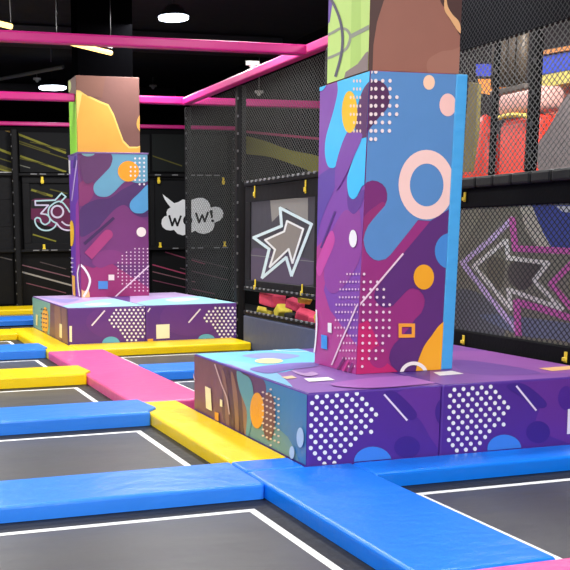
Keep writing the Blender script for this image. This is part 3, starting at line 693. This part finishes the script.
def d_upl(pr):
    for a, b, w, m in (((-20, 120), (14, 132), 4, G(120, 96, 44)), ((-20, 142), (14, 155), 2.4, OL), ((-20, 152), (14, 163), 1.2, OD), ((-20, 160), (13, 172), 5, OD), ((-20, 164), (10, 172), 1.4, OL)): pr.stroke([a, b], w, m)
    pr.stroke([(-20, 172.4), (15, 172.6)], 1.4, G(180, 180, 176))
banner('streak_banner', (18.5, 132, 150, 173), 'upper black banner with yellow paint streaks, left of the far pillar', d_up)
banner('streak_banner', (-20, 130, 14, 173), 'upper black banner with yellow streaks at the left edge of the photo', d_upl)
banner('streak_banner', (152, 134, 227, 172), 'upper black banner with faint streaks, above the WOW banner', lambda pr: pr.stroke([(150, 155), (182, 166)], 1.2, OD), base=(24, 27, 27))
def d_360(pr):
    k = lambda x, y: (x/7.125, 160+y/7.125)
    pr.poly([k(220, 290), k(250, 275), k(560, 275), k(560, 500), k(330, 470), k(220, 420)], G(96, 40, 72))
    pr.poly([k(220, 290), k(420, 290), k(430, 330), k(330, 345), k(222, 345)], G(40, 38, 42))
    pr.stroke([k(222, 212), k(375, 258)], 2.2, OL); pr.stroke([k(260, 222), k(330, 250)], 2.5, OD); pr.stroke([k(355, 208), k(480, 240)], 1.3, OD); pr.stroke([k(232, 530), k(400, 580)], 1.4, OL)
    CY_, LV = G(176, 208, 216), G(206, 196, 220)
    def ks(*p): return [k(*q) for q in p]
    w = 1.5
    # 3: outline
    pr.stroke(ks((250, 292), (392, 286), (438, 236), (468, 262), (430, 300)), w, CY_)
    pr.stroke(ks((250, 292), (252, 322), (345, 322), (290, 382), (330, 388)), w, LV)
    pr.stroke([k(*q) for q in catmull([(330, 388), (352, 408), (352, 440), (322, 460), (296, 446), (284, 418), (262, 412), (248, 430), (262, 470), (300, 498), (350, 500), (388, 478), (402, 450)], False)], w, CY_)
    # 6: ring and its tail
    pr.ring(*k(408, 368), 48/7.1, 48/7.1, 35/7.1, 35/7.1, LV)
    pr.stroke([k(*q) for q in catmull([(402, 450), (372, 434), (345, 396), (350, 340), (400, 300), (440, 300), (476, 340), (496, 372)], False)], w, CY_)
    # 0: the lower arc
    pr.stroke([k(*q) for q in catmull([(402, 450), (440, 490), (500, 500), (540, 470), (560, 400), (540, 330), (500, 310)], False)], w, LV)
    pr.stroke([k(*q) for q in catmull([(440, 440), (470, 462), (505, 460), (520, 400), (505, 350)], False)], w, LV)
banner('number_banner', (21.5, 175.5, 150, 249), 'black banner with the outlined number 360, left of the far pillar', d_360, .16, ((42, 180), (44, 248)))
def d_l(pr):
    pr.poly([(-20, 196), (6, 199), (6, 216), (-20, 214)], G(104, 44, 80)); pr.stroke([(-20, 214), (6, 222)], 2, OD); pr.stroke([(-20, 226), (6, 236)], 1.2, OL); pr.stroke([(-10, 203), (6, 205)], 1, G(140, 70, 110))
banner('streak_banner', (-30, 175.5, 14, 250), 'framed black banner with a dark pink patch at the left edge of the photo', d_l, .5, ())
def d_low(pr):
    for a, b, w, c in (((22, 265), (70, 277), 1.1, (118, 84, 96)), ((22, 272), (72, 285.5), 1.6, (150, 146, 144)), ((26, 283), (66, 293), 1, (110, 70, 84)), ((40, 262), (66, 269), .9, (80, 70, 74)), ((0, 258), (12, 262), 1, (100, 96, 98))): pr.stroke([a, b], w, G(*c))
def d_low2(pr):
    for a, b, w, c in (((148, 238), (200, 258), .1, (60, 50, 56)), ((150, 264), (186, 274), 1.2, (160, 64, 96)), ((150, 271), (195, 282), .9, (130, 90, 100)), ((165, 252), (205, 264), 1, (130, 60, 84)), ((180, 268), (228, 280), .9, (96, 66, 78)), ((190, 258), (228, 268), .8, (84, 66, 74)), ((152, 280), (215, 294), 1, (110, 60, 80))): pr.stroke([a, b], w, G(*c))
banner('streak_banner', (20, 252, 150, 303), 'lower black banner with thin grey and pink diagonal lines, left of the far pillar', d_low, base=(15, 15, 17))
banner('streak_banner', (-30, 252, 14.5, 304), 'plain lower black banner at the left edge of the photo', lambda pr: pr.stroke([(0, 257), (12, 260)], 1, G(96, 92, 94)), base=(15, 15, 17))
banner('streak_banner', (152, 251, 228, 303), 'lower black banner with pink diagonal lines, under the WOW banner', d_low2, base=(15, 15, 17))
def d_wow(pr):
    k = lambda p: (145+p[0]/5.7, 160+p[1]/5.7)
    pr.poly([k(p) for p in [(100, 195), (166, 246), (190, 240), (216, 224), (250, 236), (268, 226), (300, 216), (332, 216), (355, 230), (368, 250), (374, 272), (400, 266), (424, 270), (440, 285), (447, 305), (442, 328), (425, 345), (395, 358), (394, 380), (382, 402), (362, 415), (335, 421), (305, 416), (286, 402), (268, 412), (240, 422), (215, 430), (185, 420), (165, 398), (145, 402), (120, 398), (100, 382), (93, 362), (97, 338), (110, 322), (125, 318), (122, 298), (130, 280), (146, 270), (128, 248), (112, 224)]], G(232, 234, 236))
    K = G(22, 22, 24)
    pr.stroke([k(p) for p in [(138, 318), (155, 374), (170, 334), (184, 374), (204, 320)]], 2, K)
    pr.ring(*k((243, 344)), 4.6, 5.2, 2.2, 2.8, K)
    pr.stroke([k(p) for p in [(290, 304), (308, 356), (325, 314), (340, 352), (358, 298)]], 2, K)
    pr.poly([k(p) for p in [(368, 288), (384, 284), (386, 330), (376, 332)]], K); pr.oval(*k((385, 347)), 1.5, 1.4, K)
banner('comic_banner', (149.5, 175, 229, 249.5), 'black banner with the white comic speech cloud reading WOW!', d_wow, .1, ((158.5, 180), (223, 181), (160, 246), (224.5, 245)))
# rails of the back wall
for z, lb in ((P(0, 174.2, 1, 21.5).z, 'laced rail above the row of framed banners on the back wall'), (P(21, 251, 1, 21.5).z, 'laced rail below the row of framed banners on the back wall')):
    t = thing('wall_rail', (3, 21.53, z), lb, 'rail', 'rails on the back wall')
    bm = new(); box(bm, (-2.4, 21.5, z-.03), (8.2, 21.56, z+.03), .01, 1); obj('sleeve', bm, BLACK, t)
    x = 2.6
    while x < 8.1:
        if random.random() < .5 and not 4.6 < x < 6.2:
            bm = new(); box(bm, (x, 21.49, z-.005), (x+.14, 21.51, z+.02), .003, 1); obj('lacing_loop', bm, GREY, t)
        x += .2

# ------------------------------------------------------------------ play area seen through the right net
def dome(bm, c, r, n=20, m=10):
    bmesh.ops.create_uvsphere(bm, u_segments=n, v_segments=m, radius=1, matrix=Matrix.Translation(c) @ Matrix.Diagonal((*r, 1)))
bm = new(); box(bm, (9.6, 7.0, ZF), (9.75, 15, 5.3)); struct(obj('wall_right', bm, mat('dusk_wall', (52, 46, 50), .8, .05)))
RED = mat('red_inflatable', (232, 62, 44), .4, .1)
t = thing('inflatable_wall', (7.9, 10.7, ZF), 'red and white inflatable wall with a yellow arch line, behind the upper net', 'inflatable')
bm = new(); box(bm, (7.8, 10.25, ZF), (8.2, 11.02, 2.88), .12, 4); obj('wall_panel', bm, RED, t, smooth=True)
bm = new(); box(bm, (7.78, 10.22, 2.90), (8.2, 11.04, 3.2), .1, 4); obj('white_panel', bm, mat('pale_inflatable', (238, 176, 164), .45, .1), t, 'pale pink upper panel', smooth=True)
bm = new()
pts = [(7.77, 11.02-.775*i/12, 2.74+.16*math.sin(PI*(.35+.5*i/12))) for i in range(13)]
for a, b in zip(pts, pts[1:]): tube(bm, a, b, .03, 8)
obj('arch_band', bm, mat('yellow_inflatable', (244, 214, 90), .45, .05), t)
bm = new(); dome(bm, (7.9, 11.42, 2.0), (.25, .27, 1.0)); bmesh.ops.bisect_plane(bm, geom=bm.verts[:]+bm.edges[:]+bm.faces[:], plane_co=(0, 0, 1.2), plane_no=(0, 0, -1), clear_outer=True)
box(bm, (7.7, 11.2, ZF), (8.1, 11.64, 1.25), .08, 2)
o = rebase(obj('inflatable_pillar', bm, RED, smooth=True), (7.9, 11.42, ZF)); tag(o, 'red rounded inflatable pillar just right of the near pillar pad', 'inflatable')
t = thing('tube_bundle', (7.3, 10.1, 3.0), 'hanging row of four brown padded tubes behind the upper net', 'padded tubes')
for k in range(4):
    p = P(498.5+8.2*k, 38, 0, 7.3); q = P(498.5+8.2*k, 84, 0, 7.3); bm = new()
    tube(bm, (7.3, p.y, q.z-.02), (7.3, p.y, p.z+.2), .062, 14); obj('padded_tube', bm, mat('brown_padding', (70, 56, 40), .6, .1), t, smooth=True)
p = P(494, 88, 0, 7.3); q = P(529, 83, 0, 7.3); bm = new(); box(bm, (7.24, q.y, q.z-.06), (7.36, p.y, q.z+.0), .01, 1); obj('base_rail', bm, mat('grey_steel', (96, 86, 80), .4, .05), t)
def strip(pts, x, m, label, th=.06, cat='inflatable', name='coloured_beam'):
    w = [P(u, v, 0, x) for u, v in pts]
    bm = new(); A = [bm.verts.new((x, p.y, p.z)) for p in w]; B = [bm.verts.new((x+th, p.y, p.z)) for p in w]
    bm.faces.new(A); bm.faces.new(B[::-1])
    for i in range(len(A)): j = (i+1) % len(A); bm.faces.new((A[i], B[i], B[j], A[j]))
    bmesh.ops.recalc_face_normals(bm, faces=bm.faces)
    bmesh.ops.triangulate(bm, faces=[f for f in bm.faces if len(f.verts) > 4])
    o = obj(name, bm, m); rebase(o, w[0]); tag(o, label, cat, 'coloured inflatable beams behind the net')
strip([(534, 58), (590, 48), (590, 66), (534, 76)], 8.6, mat('blue_inflatable', (30, 70, 214), .45, .05), 'blue beam behind the upper net at the right edge', .3)
strip([(534, 76.5), (590, 67), (590, 79), (534, 89)], 8.6, mat('yellow_inflatable', (236, 214, 110), .45, .05), 'yellow beam under the blue one behind the net at the right edge', .3)
strip([(534, 52), (590, 42), (590, 46.5), (534, 56)], 8.55, mat('orange_inflatable', (240, 150, 60), .45, .05), 'thin orange beam above the blue one behind the net', .2)
strip([(476, 64), (491, 64), (491, 76), (476, 76)], 8.6, mat('blue_inflatable', (40, 60, 190), .45, .05), 'small blue block high behind the net, left of the brown tubes', .3)
strip([(478, 79), (491, 79), (491, 95), (480, 93)], 8.6, mat('orange_inflatable', (250, 150, 50), .45, .05), 'orange block under the small blue one behind the net', .3)
strip([(534, 91), (590, 82), (590, 128), (552, 130), (534, 122)], 9.0, mat('coral_inflatable', (240, 120, 90), .45, .05), 'coral red panel under the yellow beam behind the net', .3)
strip([(551, 96), (559, 96), (555, 103)], 8.97, mat('yellow_inflatable', (246, 216, 90), .45, .05), 'small yellow triangle on the coral panel behind the net', .02)
strip([(534, 124), (546, 122), (556, 130), (548, 140), (534, 134)], 8.8, mat('white_inflatable', (240, 236, 230), .45, .05), 'white slanted block behind the net at the right edge', .2)
strip([(540, 178), (535, 150), (553, 120), (566, 96), (600, 76), (600, 372), (540, 356)], 7.5, mat('mauve_slide', (112, 102, 102), .55, .1), 'dark mauve sloping slide side behind the net at the right edge', .4, 'slide', 'slide_panel')
strip([(469, 82), (478, 84), (476, 130), (470, 172), (462, 172), (466, 120)], 7.0, mat('olive_padding', (120, 106, 54), .6, .1), 'olive padded column just right of the near pillar pad', .05, 'padding', 'padded_column')

# ------------------------------------------------------------------ lamps
GL = 'round ceiling lamps of the hall'
def lamp(x, y, z, r, label):
    t = thing('ceiling_lamp', (x, y, z), label, 'lamp', GL)
    bm = new(); bmesh.ops.create_cone(bm, cap_ends=True, segments=28, radius1=r, radius2=r*.45, depth=.16, matrix=Matrix.Translation((x, y, z+.1))); obj('housing', bm, STEEL, t)
    bm = new(); bmesh.ops.create_cone(bm, cap_ends=True, segments=28, radius1=r*.92, radius2=r*.95, depth=.03, matrix=Matrix.Translation((x, y, z))); obj('lens', bm, mat('lamp_lens', (225, 238, 255), .4, 0, emit=14), t)
    bm = new(); tube(bm, (x, y, z+.17), (x, y, 5.3), .01); obj('suspension_rod', bm, STEEL, t)
lamp(4.9, 15.35, 4.82, .25, 'bright white lamp above the middle of the top left pink beam')
lamp(4.43, 23.0, 4.82, .33, 'bright white lamp left of the top of the far pillar')
t = thing('strip_light', (4.0, 17.6, 4.12), 'yellow glowing strip light hanging askew under the ceiling', 'lamp')
a, b = P(57, 39.5, 2, 4.12), P(111, 53, 2, 4.12)
bm = new(); tube(bm, a, b, .035, 8); obj('diffuser', bm, mat('warm_tube', (255, 214, 130), .4, 0, emit=2.6), t)
bm = new(); tube(bm, a+Vector((0, 0, .06)), b+Vector((0, 0, .06)), .03, 6); obj('housing', bm, STEEL, t)
bm = new()
for q in (a, b): tube(bm, q+Vector((0, 0, .06)), (q.x, q.y, 5.3), .006, 5)
obj('suspension_wire', bm, STEEL, t)
t = thing('strip_light', P(4, 26, 2, 4.12), 'end of a glowing strip light at the left edge, above the pink beam', 'lamp')
a, b = P(-40, 14, 2, 4.12), P(11, 26.5, 2, 4.12)
bm = new(); tube(bm, a, b, .035, 8); obj('diffuser', bm, mat('warm_tube', (255, 214, 130), .4, 0, emit=2.6), t)
bm = new(); tube(bm, b+Vector((0, 0, .05)), (b.x, b.y, 5.3), .006, 5); obj('suspension_wire', bm, STEEL, t)
a, b = P(-20, 83, 2, 4.9), P(63, 67, 2, 4.9)
bm = new(); tube(bm, a, b, .04, 8); o = rebase(obj('ceiling_pipe', bm, mat('grey_pipe', (104, 106, 104), .5, .05)), b); tag(o, 'thin grey pipe under the dark ceiling, left of the far pillar', 'pipe')
bm = new(); tube(bm, P(51, 62, 1, 20.5), P(50.6, 18, 1, 20.5), .012, 6); o = rebase(obj('hanging_cable', bm, GREY), P(51, 62, 1, 20.5)); tag(o, 'thin cable hanging behind the near pink beam, left of the far pillar', 'cable')
for (u, v, y, lb) in ((153, 86, 24, 'small white emergency light right of the far pillar top'), (37, 79, 24, 'small white emergency light beside the bright left lamp'), (252.5, 63.5, 12.8, 'small white spotlight on top of the slanting pink beam'), (259, 92, 20, 'small white emergency light behind the net, above the second pink beam')):
    p = P(u, v, 1, y); bm = new(); box(bm, p-Vector((.09, .03, .025)), p+Vector((.09, .03, .03)), .01, 2); bmesh.ops.create_cone(bm, cap_ends=True, segments=10, radius1=.025, radius2=.05, depth=.05, matrix=Matrix.Translation(p-Vector((0, 0, .05))))
    if y > 13: tube(bm, p, (p.x, p.y, 5.3), .004, 5)
    o = rebase(obj('emergency_light', bm, mat('white_plastic', (225, 225, 220), .4, 0)), p); tag(o, lb, 'light', 'small white fittings under the ceiling')
# ceiling ducts
for (x0, y0, x1, y1, lb) in ((-1, 18.6, 8.2, 19.0, 'dark square duct under the ceiling, nearer one'), (-1, 25.5, 8.2, 26, 'dark square duct under the ceiling, beyond the back wall')):
    bm = new(); box(bm, (x0, y0, 4.95), (x1, y1, 5.28), .02, 1); o = rebase(obj('ceiling_duct', bm, mat('dark_duct', (34, 35, 42), .5, .1)), ((x0+x1)/2, y0, 4.95)); tag(o, lb, 'duct', 'ceiling ducts')

def area(x, y, z, s, w, col=(1, 1, 1), aim=None):
    l = bpy.data.lights.new('hall_and_fill_light', 'AREA'); l.shape = 'DISK'; l.size = s; l.energy = w; l.color = col
    o = bpy.data.objects.new('hall_and_fill_light', l); o.location = (x, y, z); C.objects.link(o)
    if aim: o.rotation_euler = (Vector(aim)-Vector((x, y, z))).to_track_quat('-Z', 'Y').to_euler()
    return o
for y, e_ in ((-1, 150), (3.2, 170), (7.6, 170), (11.6, 170), (15.35, 190), (19.0, 200)):
    for x in (-3, .8, 4.6): area(x, y, 4.78, 1.0, e_*.70, (1, .985, .97))
area(7.0, 8.6, 4.6, 1.0, 210); area(7.2, 12.5, 4.6, 1.0, 60); area(6.9, 18.6, 4.6, 1.0, 35)
area(-3.5, -3.5, 4.4, 2.0, 300, (1, .985, .97), (3, 8, .8)); area(1.5, -4, 4.4, 2.0, 230, (1, .985, .97), (3.5, 8, 1))  # added front fill from behind the camera, brightening the upright faces
w = bpy.data.worlds.new('hall_air'); bpy.context.scene.world = w; w.use_nodes = True
w.node_tree.nodes['Background'].inputs[0].default_value = (.75, .8, .9, 1); w.node_tree.nodes['Background'].inputs[1].default_value = .08
sc = bpy.context.scene
sc.view_settings.view_transform = 'Standard'; sc.view_settings.look = 'None'; sc.view_settings.exposure = 0.0; sc.view_settings.gamma = 1
sc.view_settings.use_curve_mapping = False
